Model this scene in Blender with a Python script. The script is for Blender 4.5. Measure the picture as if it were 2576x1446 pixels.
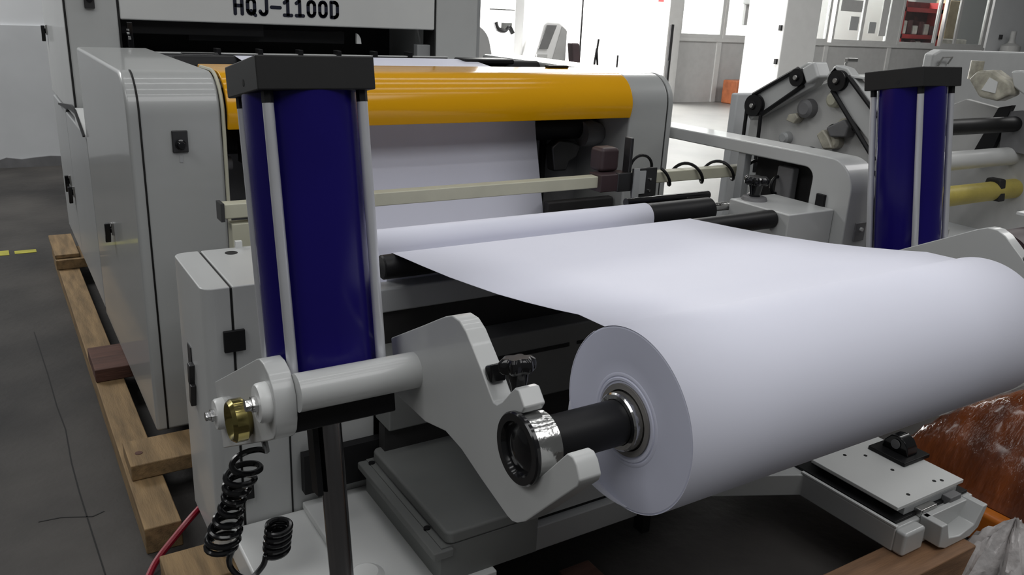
import bpy, bmesh, math, random
from mathutils import Vector, Matrix
random.seed(7)
sc = bpy.context.scene
for o in list(bpy.data.objects):
    bpy.data.objects.remove(o)
COL = sc.collection

# ------------------------------------------------------------------ camera
F_PX, YAW, PITCH, ROLL = 2087.4, 0.571186, -0.321422, 0.050490
cam = bpy.data.cameras.new('camera'); cam.sensor_width = 36.0; cam.lens = F_PX / 2576 * 36.0
cam.clip_start = 0.05; cam.clip_end = 200
co = bpy.data.objects.new('camera', cam); COL.objects.link(co)
fw = Vector((math.sin(YAW) * math.cos(PITCH), math.cos(YAW) * math.cos(PITCH), math.sin(PITCH)))
rt = Vector((math.cos(YAW), -math.sin(YAW), 0)); up = rt.cross(fw)
rt2 = rt * math.cos(ROLL) + up * math.sin(ROLL); up2 = up * math.cos(ROLL) - rt * math.sin(ROLL)
co.matrix_world = Matrix(((rt2.x, up2.x, -fw.x, 0), (rt2.y, up2.y, -fw.y, 0), (rt2.z, up2.z, -fw.z, 1.6), (0, 0, 0, 1)))
sc.camera = co

# ------------------------------------------------------------------ world, lights, exposure
w = bpy.data.worlds.new('hall_ambient'); sc.world = w; w.use_nodes = True
w.node_tree.nodes['Background'].inputs[0].default_value = (0.98, 1.0, 1.0, 1)
w.node_tree.nodes['Background'].inputs[1].default_value = 0.09
def area(name, loc, sx, sy, energy, col=(1, 1, 1), rot=(0, 0, 0)):
    l = bpy.data.lights.new(name, 'AREA'); l.shape = 'RECTANGLE'; l.size = sx; l.size_y = sy
    l.energy = energy; l.color = col
    o = bpy.data.objects.new(name, l); o.location = loc; o.rotation_euler = rot; COL.objects.link(o)
    return o
for yy in (0.4, 1.6, 2.8, 3.9): area('tube_lamp', (1.8, yy, 4.4), 4.2, 0.14, 13.5, (1.0, 1.0, 1.0))
area('fill_light', (1.6, -1.4, 4.6), 4.0, 2.0, 84, (1.0, 1.0, 1.0))  # unseen light added above the camera side to brighten the front faces
area('fill_light', (-2.2, 7.2, 4.6), 3.0, 2.0, 190, (1.0, 1.0, 0.99))  # unseen light added at the left to brighten the back wall
area('fill_light', (-2.6, 0.6, 4.4), 2.0, 3.0, 66, (1.0, 1.0, 1.0))  # added light, brightens the left faces of the roll and arms
area('fill_light', (7.2, 7.6, 4.6), 2.0, 2.0, 150, (1.0, 0.99, 0.97))  # light added ahead of the console to brighten its front
area('pillar_fill', (4.96, 10.6, 1.55), 2.9, 2.6, 260, (1.0, 0.99, 0.97), (0, math.radians(-90), 0))  # made-up side light, added to whiten the pillar's left face
area('fill_light', (12.0, 15.2, 4.6), 11.0, 2.6, 2600, (1.0, 0.99, 0.97))  # strong light added so the far bay wall burns out to white
area('fill_light', (8.6, 1.6, 4.6), 4.0, 1.5, 120, (1.0, 0.99, 0.98))  # light added to brighten the second machine and the grey hood
area('fill_light', (15.5, 7.4, 4.6), 6.0, 2.0, 230, (1.0, 0.99, 0.97))  # light added to lift the far right end of the hall
area('fill_light', (20.6, 14.3, 4.4), 3.0, 1.2, 130, (1.0, 0.97, 0.92))  # light added behind the windows to brighten the shelf goods
sc.view_settings.view_transform = 'Standard'; sc.view_settings.look = 'None'
sc.view_settings.gamma = 1.0; sc.view_settings.use_curve_mapping = False
sc.view_settings.exposure = -0.09

# ------------------------------------------------------------------ materials
MATS = {}
def mat(name, col, rough=0.5, metal=0.0, var=0.06, scale=8.0, bump=0.0, bscale=60.0, coat=0.0, emis=0.0,
        trans=0.0, alpha=1.0, col2=None, stretch=None, detail=4.0, spec=0.5):
    m = bpy.data.materials.new(name); m.use_nodes = True
    nt = m.node_tree; b = nt.nodes['Principled BSDF']
    b.inputs['Roughness'].default_value = rough; b.inputs['Metallic'].default_value = metal
    b.inputs['Coat Weight'].default_value = coat; b.inputs['Coat Roughness'].default_value = 0.08
    b.inputs['Specular IOR Level'].default_value = spec
    tc = nt.nodes.new('ShaderNodeTexCoord'); mp = nt.nodes.new('ShaderNodeMapping')
    nt.links.new(tc.outputs['Object'], mp.inputs[0])
    if stretch: mp.inputs['Scale'].default_value = stretch
    nz = nt.nodes.new('ShaderNodeTexNoise'); nz.inputs['Scale'].default_value = scale
    nz.inputs['Detail'].default_value = detail
    nt.links.new(mp.outputs[0], nz.inputs['Vector'])
    rp = nt.nodes.new('ShaderNodeValToRGB')
    c1 = tuple(max(0, c * (1 - var)) for c in col); c2 = col2 or tuple(min(1, c * (1 + var)) for c in col)
    rp.color_ramp.elements[0].position = 0.32; rp.color_ramp.elements[0].color = (*c1, 1)
    rp.color_ramp.elements[1].position = 0.68; rp.color_ramp.elements[1].color = (*c2, 1)
    nt.links.new(nz.outputs['Fac'], rp.inputs[0]); nt.links.new(rp.outputs[0], b.inputs['Base Color'])
    if bump:
        n2 = nt.nodes.new('ShaderNodeTexNoise'); n2.inputs['Scale'].default_value = bscale; n2.inputs['Detail'].default_value = 3
        nt.links.new(mp.outputs[0], n2.inputs['Vector'])
        bp = nt.nodes.new('ShaderNodeBump'); bp.inputs['Strength'].default_value = bump; bp.inputs['Distance'].default_value = 0.01
        nt.links.new(n2.outputs['Fac'], bp.inputs['Height']); nt.links.new(bp.outputs[0], b.inputs['Normal'])
    if emis:
        b.inputs['Emission Color'].default_value = (*col, 1); b.inputs['Emission Strength'].default_value = emis
    if trans: b.inputs['Transmission Weight'].default_value = trans
    if alpha < 1: b.inputs['Alpha'].default_value = alpha
    MATS[name] = m
    return m
mat('paint_grey', (0.40, 0.41, 0.405), 0.32, var=0.02, scale=3, coat=0.45)
mat('paint_side', (0.38, 0.39, 0.395), 0.36, var=0.03, scale=2)
mat('paint_white', (0.70, 0.71, 0.70), 0.36, var=0.02, scale=4, coat=0.1)
mat('paint_stand', (0.52, 0.53, 0.525), 0.38, var=0.025, scale=5, coat=0.3)
mat('amber', (0.74, 0.36, 0.004), 0.16, var=0.02, scale=2, coat=0.1, spec=0.35)
mat('black', (0.010, 0.010, 0.011), 0.45, var=0.1, spec=0.25)
mat('black_gloss', (0.008, 0.008, 0.009), 0.14, var=0.1)
mat('cap_black', (0.022, 0.022, 0.022), 0.5, var=0.05, spec=0.25)
mat('dark_metal', (0.06, 0.06, 0.062), 0.35, metal=0.6, var=0.1)
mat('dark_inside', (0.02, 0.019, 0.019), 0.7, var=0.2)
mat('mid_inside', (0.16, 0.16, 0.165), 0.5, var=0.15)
mat('seam', (0.01, 0.01, 0.01), 0.8)
mat('navy', (0.010, 0.006, 0.115), 0.22, var=0.04, spec=0.22)
mat('chrome', (0.60, 0.60, 0.59), 0.16, metal=1.0, var=0.12, scale=30, bump=0.15, bscale=45)
mat('steel', (0.45, 0.45, 0.44), 0.3, metal=1.0, var=0.1, scale=20)
mat('rod_dark', (0.30, 0.30, 0.31), 0.2, metal=1.0, var=0.08)
mat('alu_rod', (0.66, 0.67, 0.70), 0.35, metal=0.5, var=0.05)
mat('brass', (0.32, 0.27, 0.10), 0.15, metal=1.0, var=0.1)
mat('paper', (0.765, 0.775, 0.88), 0.65, var=0.012, scale=2, spec=0.25)
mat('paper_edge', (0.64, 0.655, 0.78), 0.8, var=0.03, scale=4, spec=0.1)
mat('core_card', (0.20, 0.19, 0.18), 0.7, var=0.15)
mat('cream', (0.52, 0.51, 0.40), 0.45, var=0.06)
mat('wood', (0.25, 0.165, 0.08), 0.75, var=0.3, scale=5, stretch=(8, 1, 8), bump=0.2, bscale=30)
mat('wood_brown', (0.23, 0.125, 0.065), 0.7, var=0.25, scale=5, stretch=(1, 8, 8), bump=0.15, bscale=30)
mat('wood_red', (0.10, 0.045, 0.032), 0.75, var=0.3, scale=5, stretch=(1, 8, 8), bump=0.2, bscale=30)
mat('concrete', (0.037, 0.034, 0.033), 0.75, var=0.5, scale=1.7, bump=0.25, bscale=25, detail=8, col2=(0.068, 0.062, 0.057))
mat('epoxy', (0.25, 0.245, 0.235), 0.4, var=0.18, scale=0.8, detail=6)
mat('wall_paint', (0.74, 0.755, 0.77), 0.85, var=0.03, scale=2)
mat('wall_dado', (0.60, 0.615, 0.63), 0.8, var=0.05, scale=2)
mat('wall_bright', (0.86, 0.86, 0.85), 0.85, var=0.01)
mat('partition', (0.46, 0.46, 0.455), 0.6, var=0.04)
mat('partition_frame', (0.58, 0.58, 0.57), 0.5, var=0.03)
mat('pillar_paint', (0.74, 0.74, 0.73), 0.8, var=0.02)
mat('lit_pane', (1.0, 1.0, 1.0), 0.3, var=0.0, emis=1.25)
mat('glass', (0.8, 0.85, 0.85), 0.05, trans=1.0, var=0.0)
mat('orange_box', (0.42, 0.13, 0.05), 0.6, var=0.2)
mat('tan_card', (0.45, 0.36, 0.24), 0.8, var=0.15)
mat('red_shelf', (0.40, 0.03, 0.03), 0.5, var=0.1)
mat('goods_white', (0.70, 0.66, 0.60), 0.6, var=0.25, scale=6)
mat('goods_dark', (0.10, 0.03, 0.03), 0.6, var=0.4, scale=9)
mat('film_brown', (0.085, 0.026, 0.015), 0.10, var=0.5, scale=3, bump=1.0, bscale=14, coat=0.5, col2=(0.26, 0.07, 0.02), stretch=(1, 3, 1))
mat('film_orange', (0.55, 0.16, 0.02), 0.3, var=0.15)
mat('clear_film', (0.72, 0.69, 0.68), 0.16, var=0.1, scale=12, alpha=0.72, bump=0.6, bscale=30)
mat('yellow_wrap', (0.52, 0.43, 0.10), 0.45, var=0.12, bump=0.4, bscale=18)
mat('yellow_tape', (0.45, 0.42, 0.05), 0.6, var=0.2)
mat('cover_grey', (0.17, 0.175, 0.17), 0.5, var=0.04)
mat('maroon', (0.045, 0.027, 0.030), 0.5, var=0.1)
mat('lettering', (0.008, 0.010, 0.025), 0.4)
mat('red_hose', (0.30, 0.012, 0.03), 0.3)
mat('hood_grey', (0.42, 0.43, 0.43), 0.5, var=0.03)
mat('screen', (0.20, 0.20, 0.20), 0.3)
mat('film_flap', (0.62, 0.63, 0.70), 0.5, var=0.03, alpha=0.55)
mat('resin', (0.42, 0.40, 0.33), 0.25, var=0.3, scale=20)
mat('plate_spot', (0.30, 0.30, 0.28), 0.5, var=0.25, scale=9)

# ------------------------------------------------------------------ helpers
def V(*a): return Vector(a)
class MB:
    def __init__(s): s.bm = bmesh.new()
    def box(s, x0, x1, y0, y1, z0, z1):
        r = bmesh.ops.create_cube(s.bm, size=1.0, matrix=Matrix.Translation(((x0 + x1) / 2, (y0 + y1) / 2, (z0 + z1) / 2)) @ Matrix.Diagonal((abs(x1 - x0), abs(y1 - y0), abs(z1 - z0), 1)))
        return s
    def obox(s, o, ax, ay, az, x0, x1, y0, y1, z0, z1):
        """box in a rotated frame with origin o and unit axes"""
        M = Matrix(((ax.x, ay.x, az.x, o.x), (ax.y, ay.y, az.y, o.y), (ax.z, ay.z, az.z, o.z), (0, 0, 0, 1)))
        bmesh.ops.create_cube(s.bm, size=1.0, matrix=M @ Matrix.Translation(((x0 + x1) / 2, (y0 + y1) / 2, (z0 + z1) / 2)) @ Matrix.Diagonal((x1 - x0, y1 - y0, z1 - z0, 1)))
        return s
    def prism(s, pts, lo, hi, axis='x'):
        """extrude a polygon: axis x -> pts are (y,z); y -> (x,z); z -> (x,y)"""
        def mk(p, t):
            return (t, p[0], p[1]) if axis == 'x' else (p[0], t, p[1]) if axis == 'y' else (p[0], p[1], t)
        a = [s.bm.verts.new(mk(p, lo)) for p in pts]; b = [s.bm.verts.new(mk(p, hi)) for p in pts]
        s.bm.faces.new(a); s.bm.faces.new(b[::-1]); n = len(pts)
        for i in range(n): s.bm.faces.new((a[i], b[i], b[(i + 1) % n], a[(i + 1) % n]))
        return s
    def lathe(s, p0, d, prof, n=32):
        """revolve (t, r) profile around the axis from p0 along d"""
        d = Vector(d).normalized(); p0 = Vector(p0)
        u = d.orthogonal().normalized(); v = d.cross(u); rings = []
        for t, r in prof:
            if r < 1e-6: rings.append([s.bm.verts.new(p0 + d * t)])
            else: rings.append([s.bm.verts.new(p0 + d * t + (u * math.cos(2 * math.pi * k / n) + v * math.sin(2 * math.pi * k / n)) * r) for k in range(n)])
        for A, Bq in zip(rings, rings[1:]):
            for k in range(n):
                k2 = (k + 1) % n
                if len(A) == 1 and len(Bq) == 1: continue
                if len(A) == 1: s.bm.faces.new((A[0], Bq[k2], Bq[k]))
                elif len(Bq) == 1: s.bm.faces.new((A[k], A[k2], Bq[0]))
                else: s.bm.faces.new((A[k], A[k2], Bq[k2], Bq[k]))
        return s
    def cyl(s, p0, p1, r, n=24, bev=0.0):
        p0 = Vector(p0); p1 = Vector(p1); L = (p1 - p0).length
        pr = [(0, 0), (0, r - bev), (bev, r), (L - bev, r), (L, r - bev), (L, 0)] if bev else [(0, 0), (0, r), (L, r), (L, 0)]
        return s.lathe(p0, p1 - p0, pr, n)
    def tube(s, pts, r, n=8, closed=False):
        pts = [Vector(p) for p in pts]; N = len(pts); rings = []; prev = None
        for i, p in enumerate(pts):
            t = (pts[(i + 1) % N] - pts[i - 1]) if closed else (pts[min(i + 1, N - 1)] - pts[max(i - 1, 0)])
            t.normalize()
            u = t.orthogonal().normalized() if prev is None else (prev - t * prev.dot(t)).normalized()
            prev = u; v = t.cross(u)
            rings.append([s.bm.verts.new(p + (u * math.cos(2 * math.pi * k / n) + v * math.sin(2 * math.pi * k / n)) * r) for k in range(n)])
        for i in range(N if closed else N - 1):
            A, Bq = rings[i], rings[(i + 1) % N]
            for k in range(n): s.bm.faces.new((A[k], A[(k + 1) % n], Bq[(k + 1) % n], Bq[k]))
        if not closed: s.bm.faces.new(rings[0][::-1]); s.bm.faces.new(rings[-1])
        return s
    def sheet(s, prof, x0, x1, nx=2):
        cols = [[s.bm.verts.new((x0 + (x1 - x0) * i / nx, y, z)) for y, z in prof] for i in range(nx + 1)]
        for A, Bq in zip(cols, cols[1:]):
            for k in range(len(prof) - 1): s.bm.faces.new((A[k], Bq[k], Bq[k + 1], A[k + 1]))
        return s
    def build(s, name, m, parent=None, bevel=0.0, seg=2, sharp=32, solid=0.0, pos=None, recalc=True):
        bm = s.bm
        if recalc: bmesh.ops.recalc_face_normals(bm, faces=bm.faces)
        off = Vector((0, 0, 0)); p = parent
        while p is not None: off += p.location; p = p.parent
        if parent is None:
            lo = Vector([min(v.co[i] for v in bm.verts) for i in range(3)]); hi = Vector([max(v.co[i] for v in bm.verts) for i in range(3)])
            own = Vector(pos) if pos else Vector(((lo.x + hi.x) / 2, (lo.y + hi.y) / 2, lo.z))
        else:
            own = Vector((0, 0, 0))
        bmesh.ops.translate(bm, verts=bm.verts, vec=-(off + own))
        me = bpy.data.meshes.new(name); bm.to_mesh(me); bm.free()
        me.polygons.foreach_set('use_smooth', [True] * len(me.polygons)); me.set_sharp_from_angle(angle=math.radians(sharp))
        me.materials.append(MATS[m])
        o = bpy.data.objects.new(name, me); COL.objects.link(o); o.location = own
        if parent: o.parent = parent
        if solid:
            md = o.modifiers.new('thickness', 'SOLIDIFY'); md.thickness = solid; md.offset = 0
        if bevel:
            md = o.modifiers.new('bevel', 'BEVEL'); md.width = bevel; md.segments = seg; md.limit_method = 'ANGLE'; md.angle_limit = math.radians(40)
            md.harden_normals = True
        return o
def thing(name, label, cat, loc, group=None):
    o = bpy.data.objects.new(name, None); o.location = loc; o.empty_display_size = 0.1; COL.objects.link(o)
    tag(o, label, cat, group); return o
def tag(o, label, cat, group=None):
    o['label'] = label; o['category'] = cat
    if group: o['group'] = group
    return o
def struct(o, label=None):
    o['kind'] = 'structure'
    if label: o['label'] = label
    return o
def box(name, m, parent, x0, x1, y0, y1, z0, z1, bevel=0.0, **k):
    return MB().box(x0, x1, y0, y1, z0, z1).build(name, m, parent, bevel, **k)
def arc(cx, cy, r, a0, a1, n=8):
    return [(cx + r * math.cos(math.radians(a0 + (a1 - a0) * i / n)), cy + r * math.sin(math.radians(a0 + (a1 - a0) * i / n))) for i in range(n + 1)]

# ------------------------------------------------------------------ the hall
struct(MB().box(-7, 3.4, -4, 9.2, -0.2, 0).build('floor', 'concrete'), 'dark stained concrete floor')
struct(MB().box(3.4, 34, -4, 17.2, -0.2, 0).build('floor', 'epoxy'), 'pale smooth floor of the far bay')
wl = struct(MB().box(-7, 4.7, 8.95, 9.15, 0, 5).build('wall_back', 'wall_paint'), 'white painted wall behind the machine')
box('dado', 'wall_dado', wl, -7, 4.7, 8.925, 8.95, 0.0, 1.265)
bb = MB(); random.seed(3)
pr = [(-3.0, 0.0)]
for i in range(60): pr.append((-3.0 + i * 0.12, 0.05 + 0.05 * random.random()))
pr.append((4.2, 0.0))
bb.prism(pr, 8.90, 8.924, 'y')
struct(bb.build('baseboard_back', 'mid_inside'), 'rough dark skirting at the foot of the white wall')
struct(MB().box(4.7, 4.9, 9.15, 17, 0, 5).build('wall_side', 'wall_bright'))
# far partition with windows
WY = 12.8
wf = struct(MB().box(4.7, 34, 17.0, 17.2, 0, 5).build('wall_far', 'wall_bright'), 'bright white wall of the far bay')
pt = struct(MB().box(11.75, 34, WY, WY + 0.08, 0, 1.25).build('wall_partition', 'partition'), 'grey panelled partition below the windows')
for x in (12.95, 14.6, 16.30, 18.6, 20.55, 22.6):
    box('panel_joint', 'partition_frame', pt, x - 0.06, x + 0.06, WY - 0.03, WY, 0.0, 1.25)
box('rail', 'partition_frame', pt, 11.75, 22.6, WY - 0.05, WY, 1.20, 1.27)
struct(MB().box(11.45, 11.78, WY - 0.1, WY + 0.1, 0, 5).build('wall_post', 'partition_frame'), 'pale grey door post beside the bright bay')
struct(MB().box(22.62, 34, WY - 0.06, WY, 0, 5).build('wall_right', 'wall_paint'), 'grey wall at the far right')
box('wall_hook', 'dark_metal', bpy.data.objects['wall_right'], 23.15, 23.23, WY - 0.12, WY - 0.06, 1.50, 1.62)
def window(n, x0, x1, z0, z1, pm, label, mull=()):
    m = MB(); t = 0.07
    m.box(x0, x1, WY - 0.03, WY + 0.05, z0, z0 + t); m.box(x0, x1, WY - 0.03, WY + 0.05, z1 - t, z1)
    m.box(x0, x0 + t, WY - 0.03, WY + 0.05, z0 + t, z1 - t); m.box(x1 - t, x1, WY - 0.03, WY + 0.05, z0 + t, z1 - t)
    o = struct(m.build('window_%d' % n, 'partition_frame'), label)
    xs = [x0 + t] + list(mull) + [x1 - t]
    for a, b in zip(xs, xs[1:]):
        box('pane', pm, o, a + 0.005, b - 0.005, WY + 0.004, WY + 0.016, z0 + t, z1 - t)
    for xm in mull: box('mullion', 'partition_frame', o, xm - 0.05, xm + 0.05, WY - 0.02, WY + 0.03, z0 + t, z1 - t)
    return o
window(1, 11.80, 13.00, 1.27, 3.2, 'glass', 'bright window left of the pillar')
window(2, 13.02, 14.60, 1.27, 3.2, 'glass', 'narrow bright window partly behind the pillar')
window(3, 15.2, 16.28, 1.27, 3.2, 'glass', 'bright window just right of the pillar')
window(4, 16.42, 18.45, 1.27, 3.2, 'glass', 'wide double window with papers on the glass', (17.45,))
window(5, 18.85, 20.40, 1.27, 3.2, 'glass', 'window with red shelves behind the glass')
window(6, 20.62, 22.50, 1.27, 3.2, 'glass', 'window with tan goods behind the glass', (21.25,))
struct(MB().box(18.3, 22.6, WY + 2.2, WY + 2.3, 0, 4).build('wall_store', 'wall_bright'), 'pale wall of the room behind the windows')
struct(MB().box(18.45, 18.85, WY - 0.02, WY + 0.06, 1.25, 4).build('wall_mullion', 'partition_frame'))
struct(MB().box(11.75, 34, WY - 0.02, WY + 0.08, 3.2, 5).build('wall_lintel', 'partition'))
# papers taped on window 4
for i, (x0, x1, z0, z1, mm) in enumerate([(16.6, 17.35, 1.95, 2.2, 'partition'), (17.0, 17.3, 1.55, 1.85, 'hood_grey'), (17.7, 17.95, 1.5, 1.75, 'hood_grey'), (18.1, 18.35, 1.45, 2.3, 'partition_frame'), (15.55, 15.85, 1.55, 1.75, 'partition')]):
    tag(box('paper_sheet', mm, None, x0, x1, WY - 0.012, WY - 0.004, z0, z1), ['wide grey sheet at the top of the double window', 'small grey sheet low on the left pane of the double window', 'small grey sheet on the right pane of the double window', 'tall pale sheet at the right end of the double window', 'small grey sheet on the window just right of the pillar'][i], 'paper')
# goods behind windows 5 and 6
rs = thing('store_shelf', 'red shelf of packed goods behind the far window', 'shelf', (20.2, WY + 0.5, 0.0))
for z in (0.98, 1.42, 2.05): box('board', 'red_shelf', rs, 19.38, 21.0, WY + 0.3, WY + 0.7, z, z + 0.10)
for x in (19.38, 20.92): box('upright', 'red_shelf', rs, x, x + 0.08, WY + 0.3, WY + 0.7, 0.0, 2.3)
box('back_board', 'goods_dark', rs, 19.46, 20.92, WY + 0.66, WY + 0.70, 1.0, 2.3)
k = 0
words = ['leftmost', 'second from left', 'third from left', 'fourth from left', 'fifth from left', 'rightmost']
for row, z in enumerate((1.08, 1.52)):
    for c in range(6):
        x = 19.50 + c * 0.235
        h = 0.20 + 0.14 * random.random()
        tag(MB().box(x, x + 0.18, WY + 0.36, WY + 0.58, z, z + h).build('goods_pack', 'goods_white' if (c + row) % 2 else 'goods_dark', None, 0.02),
            '%s pack on the %s red shelf behind the window' % (words[c], ('lower', 'upper')[row]), 'pack', 'packs on the red shelf')
tag(MB().box(21.55, 22.1, WY + 0.5, WY + 0.9, 1.45, 2.4).build('goods_carton', 'tan_card', None, 0.03), 'tan carton behind the rightmost window', 'carton')
tag(MB().box(21.3, 22.4, WY + 0.35, WY + 0.95, 0.0, 1.45).build('store_table', 'goods_white', None, 0.03), 'pale table behind the rightmost window', 'table')
# pillar
p = struct(MB().box(9.30, 10.0, 8.02, 8.70, 0.36, 5).build('pillar', 'pillar_paint', bevel=0.015), 'white square pillar in the far bay')
box('plinth', 'partition_frame', p, 9.28, 10.02, 8.0, 8.72, 0.0, 0.36, 0.01)
for z in (1.52, 1.08): box('pillar_stop', 'black', p, 9.27, 9.30, 8.05, 8.09, z, z + 0.07)
# made-up frame around the added side light, out of view
dr = MB(); dr.box(4.88, 4.95, 9.16, 9.26, 0, 3.0); dr.box(4.88, 4.95, 11.95, 12.05, 0, 3.0); dr.box(4.88, 4.95, 9.16, 12.05, 2.9, 3.0)
struct(dr.build('fill_light_frame', 'partition_frame'), 'unseen frame added around the side light of the far bay')

# ------------------------------------------------------------------ paper sheeter (main machine)
M = thing('paper_sheeter', 'large light grey paper sheeting machine with a glossy amber hood', 'machine', (1.5, 3.6, 0.145))
XL0, XL1, XR0, XR1 = 0.37, 0.655, 2.375, 2.62
def cover_prof(y0, y1, z0, z1, r):
    return [(y1, z0), (y1, z1)] + arc(y0 + r, z1 - r, r, 90, 180, 12) + [(y0, z0)]
prof = cover_prof(2.82, 4.12, 0.145, 1.365, 0.13)
lc2 = MB().prism(prof, XL0, XL1).build('side_housing', 'paint_grey', M, 0.012, seg=3)
sm = arc(2.95, 1.235, 0.1315, 97, 180, 12) + [(2.8185, 0.15)]
MB().sheet(sm, XL0 + 0.034, XL0 + 0.040, 1).build('seam', 'seam', M, solid=0.001)
# cream edge trim along the inner rim of the left housing
tr = [(2.815, 0.72), (2.815, 1.235)] + arc(2.95, 1.235, 0.135, 180, 90, 12) + [(3.10, 1.368)]
MB().tube([(XL1 + 0.004, y, z - 0.004) for y, z in tr], 0.006, 6).build('edge_trim', 'cream', M)
rc = MB().prism(prof, XR0, XR1 - 0.03).build('side_housing', 'paint_grey', M, 0.012)
MB().prism(prof, XR1 - 0.026, XR1).build('side_skin', 'paint_grey', M, 0.006)
MB().prism(cover_prof(2.826, 4.11, 0.15, 1.359, 0.13), XR1 - 0.031, XR1 - 0.025).build('seam', 'seam', M)
# switch on the left housing
sw = box('switch_plate', 'dark_metal', M, 0.496, 0.545, 2.813, 2.821, 1.117, 1.188, 0.003)
MB().lathe((0.521, 2.814, 1.143), (0, -1, 0), [(0, 0.017), (0.006, 0.017), (0.008, 0.013), (0.022, 0.012), (0.024, 0.010), (0.024, 0)], 20).build('knob', 'black_gloss', sw)
box('switch_label', 'paint_side', M, 0.516, 0.526, 2.8185, 2.8205, 1.085, 1.107)
# side panels behind, rear body, tower
box('side_panel', 'paint_side', M, XL0, XL0 + 0.25, 4.13, 5.08, 0.17, 0.975, 0.008)
box('side_panel', 'paint_side', M, XL0, XL0 + 0.25, 5.09, 5.85, 0.17, 0.985, 0.008)
box('seam', 'seam', M, XL0 + 0.004, XL0 + 0.2, 5.075, 5.095, 0.18, 0.98)
box('seam', 'seam', M, XL0 + 0.004, XL0 + 0.2, 4.115, 4.135, 0.18, 0.97)
MB().prism([(4.13, 0.976), (4.52, 0.976), (4.52, 1.06), (4.40, 1.055)], XL0 - 0.004, 0.6).build('sloped_panel', 'paint_white', M, 0.004)
MB().prism([(4.13, 0.985), (4.42, 1.062), (4.60, 1.065), (5.35, 0.99), (5.35, 0.98), (4.6, 1.04), (4.42, 1.045), (4.15, 0.975)], XL0 - 0.012, XL0 - 0.003).build('black_flap', 'black', M)
box('rear_body', 'paint_side', M, 0.62, XR1, 4.13, 6.1, 0.17, 1.25, 0.008)
for x0, x1, nm in ((XL0, 0.605, 'tower'), (2.305, XR1 - 0.035, 'tower')):
    box(nm, 'paint_stand', M, x0, x1, 4.55, 5.86, 1.0, 2.6, 0.012)
box('tower_strip', 'paint_side', M, XR1 - 0.03, XR1, 4.58, 5.86, 1.0, 2.6, 0.004)
box('seam', 'seam', M, XL0 + 0.003, XL0 + 0.012, 4.543, 4.552, 1.06, 2.6)
box('seam', 'seam', M, 0.603, 0.612, 4.552, 4.7, 1.3, 2.6)
box('seam', 'seam', M, 2.298, 2.306, 4.552, 4.7, 1.3, 2.6)
bm_ = box('name_beam', 'paint_white', M, 0.612, 2.298, 4.552, 4.8, 1.47, 2.6, 0.008)
box('camera_plate', 'dark_metal', M, 0.462, 0.506, 4.53, 4.551, 1.515, 1.60, 0.004)
MB().lathe((0.485, 4.532, 1.557), (0, -1, 0), [(0, 0.015), (0.012, 0.013), (0.012, 0.0)], 16).build('camera_lens', 'black_gloss', M)
# latches
def latch(y, z, s=1.0, x=XL0):
    m = MB(); m.lathe((x, y, z), (-1, 0, 0), [(0, 0.016 * s), (0.010, 0.015 * s), (0.012, 0)], 14)
    m.prism([(y - 0.012 * s, z + 0.03 * s), (y + 0.010 * s, z + 0.03 * s), (y + 0.014 * s, z - 0.01 * s), (y + 0.03 * s, z - 0.055 * s), (y + 0.012 * s, z - 0.06 * s), (y - 0.012 * s, z - 0.02 * s)], x - 0.030, x - 0.010)
    l = m.build('latch', 'black_gloss', M, 0.003)
    box('latch_base', 'steel', l, x - 0.008, x + 0.001, y - 0.03 * s, y - 0.008 * s, z - 0.02 * s, z + 0.035 * s, 0.002)
latch(5.70, 1.36); latch(5.28, 0.56, 1.1); latch(5.13, 0.525, 1.1); latch(3.48, 0.715, 0.9)
# letters HQJ-1100D as flat strokes on the beam
ARC = lambda cx, cz, rx, rz, a0, a1, n=10: [(cx + rx * math.cos(math.radians(a0 + (a1 - a0) * i / n)), cz + rz * math.sin(math.radians(a0 + (a1 - a0) * i / n))) for i in range(n + 1)]
O_ = ARC(.5, 1.45, .38, .5, 0, 180) + ARC(.5, .55, .38, .5, 180, 360) + [(.88, 1.45)]
GL = {'H': [[(.12, 0), (.12, 2)], [(.88, 0), (.88, 2)], [(.12, 1.02), (.88, 1.02)]],
      'Q': [O_, [(.5, .42), (.95, -.12)]],
      'J': [[(.85, 2), (.85, .5)] + ARC(.48, .5, .37, .48, 0, -170)],
      '-': [[(.02, .98), (1.0, .98)]],
      '1': [[(.12, 1.62), (.5, 2), (.5, 0)], [(.08, 0.04), (.92, 0.04)]],
      '0': [O_],
      'D': [[(.12, 0), (.12, 2), (.45, 2)] + ARC(.45, 1.5, .43, .5, 90, 0) + ARC(.45, .5, .43, .5, 0, -90) + [(.12, 0)]]}
U = 0.0465; UZ = 0.039; x = 1.152
for ch in 'HQJ-1100D':
    m = MB()
    for pl in GL[ch]:
        for (a, b), (c, d) in zip(pl, pl[1:]):
            A = V(x + a * U, 0, 1.519 + b * UZ); Bv = V(x + c * U, 0, 1.519 + d * UZ); L = (Bv - A).length
            if L < 1e-5: continue
            ax = (Bv - A) / L; az = V(0, -1, 0); ay = az.cross(ax)
            m.obox(V(A.x, 4.5525, A.z), ax, ay, az, -0.003, L + 0.003, -0.0088, 0.0088, 0, 0.0025)
        for (a, b) in pl: m.cyl((x + a * U, 4.5522, 1.519 + b * UZ), (x + a * U, 4.5502, 1.519 + b * UZ), 0.0088, 10)
    m.build('letter', 'lettering', bm_)
    x += 0.0640
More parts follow.
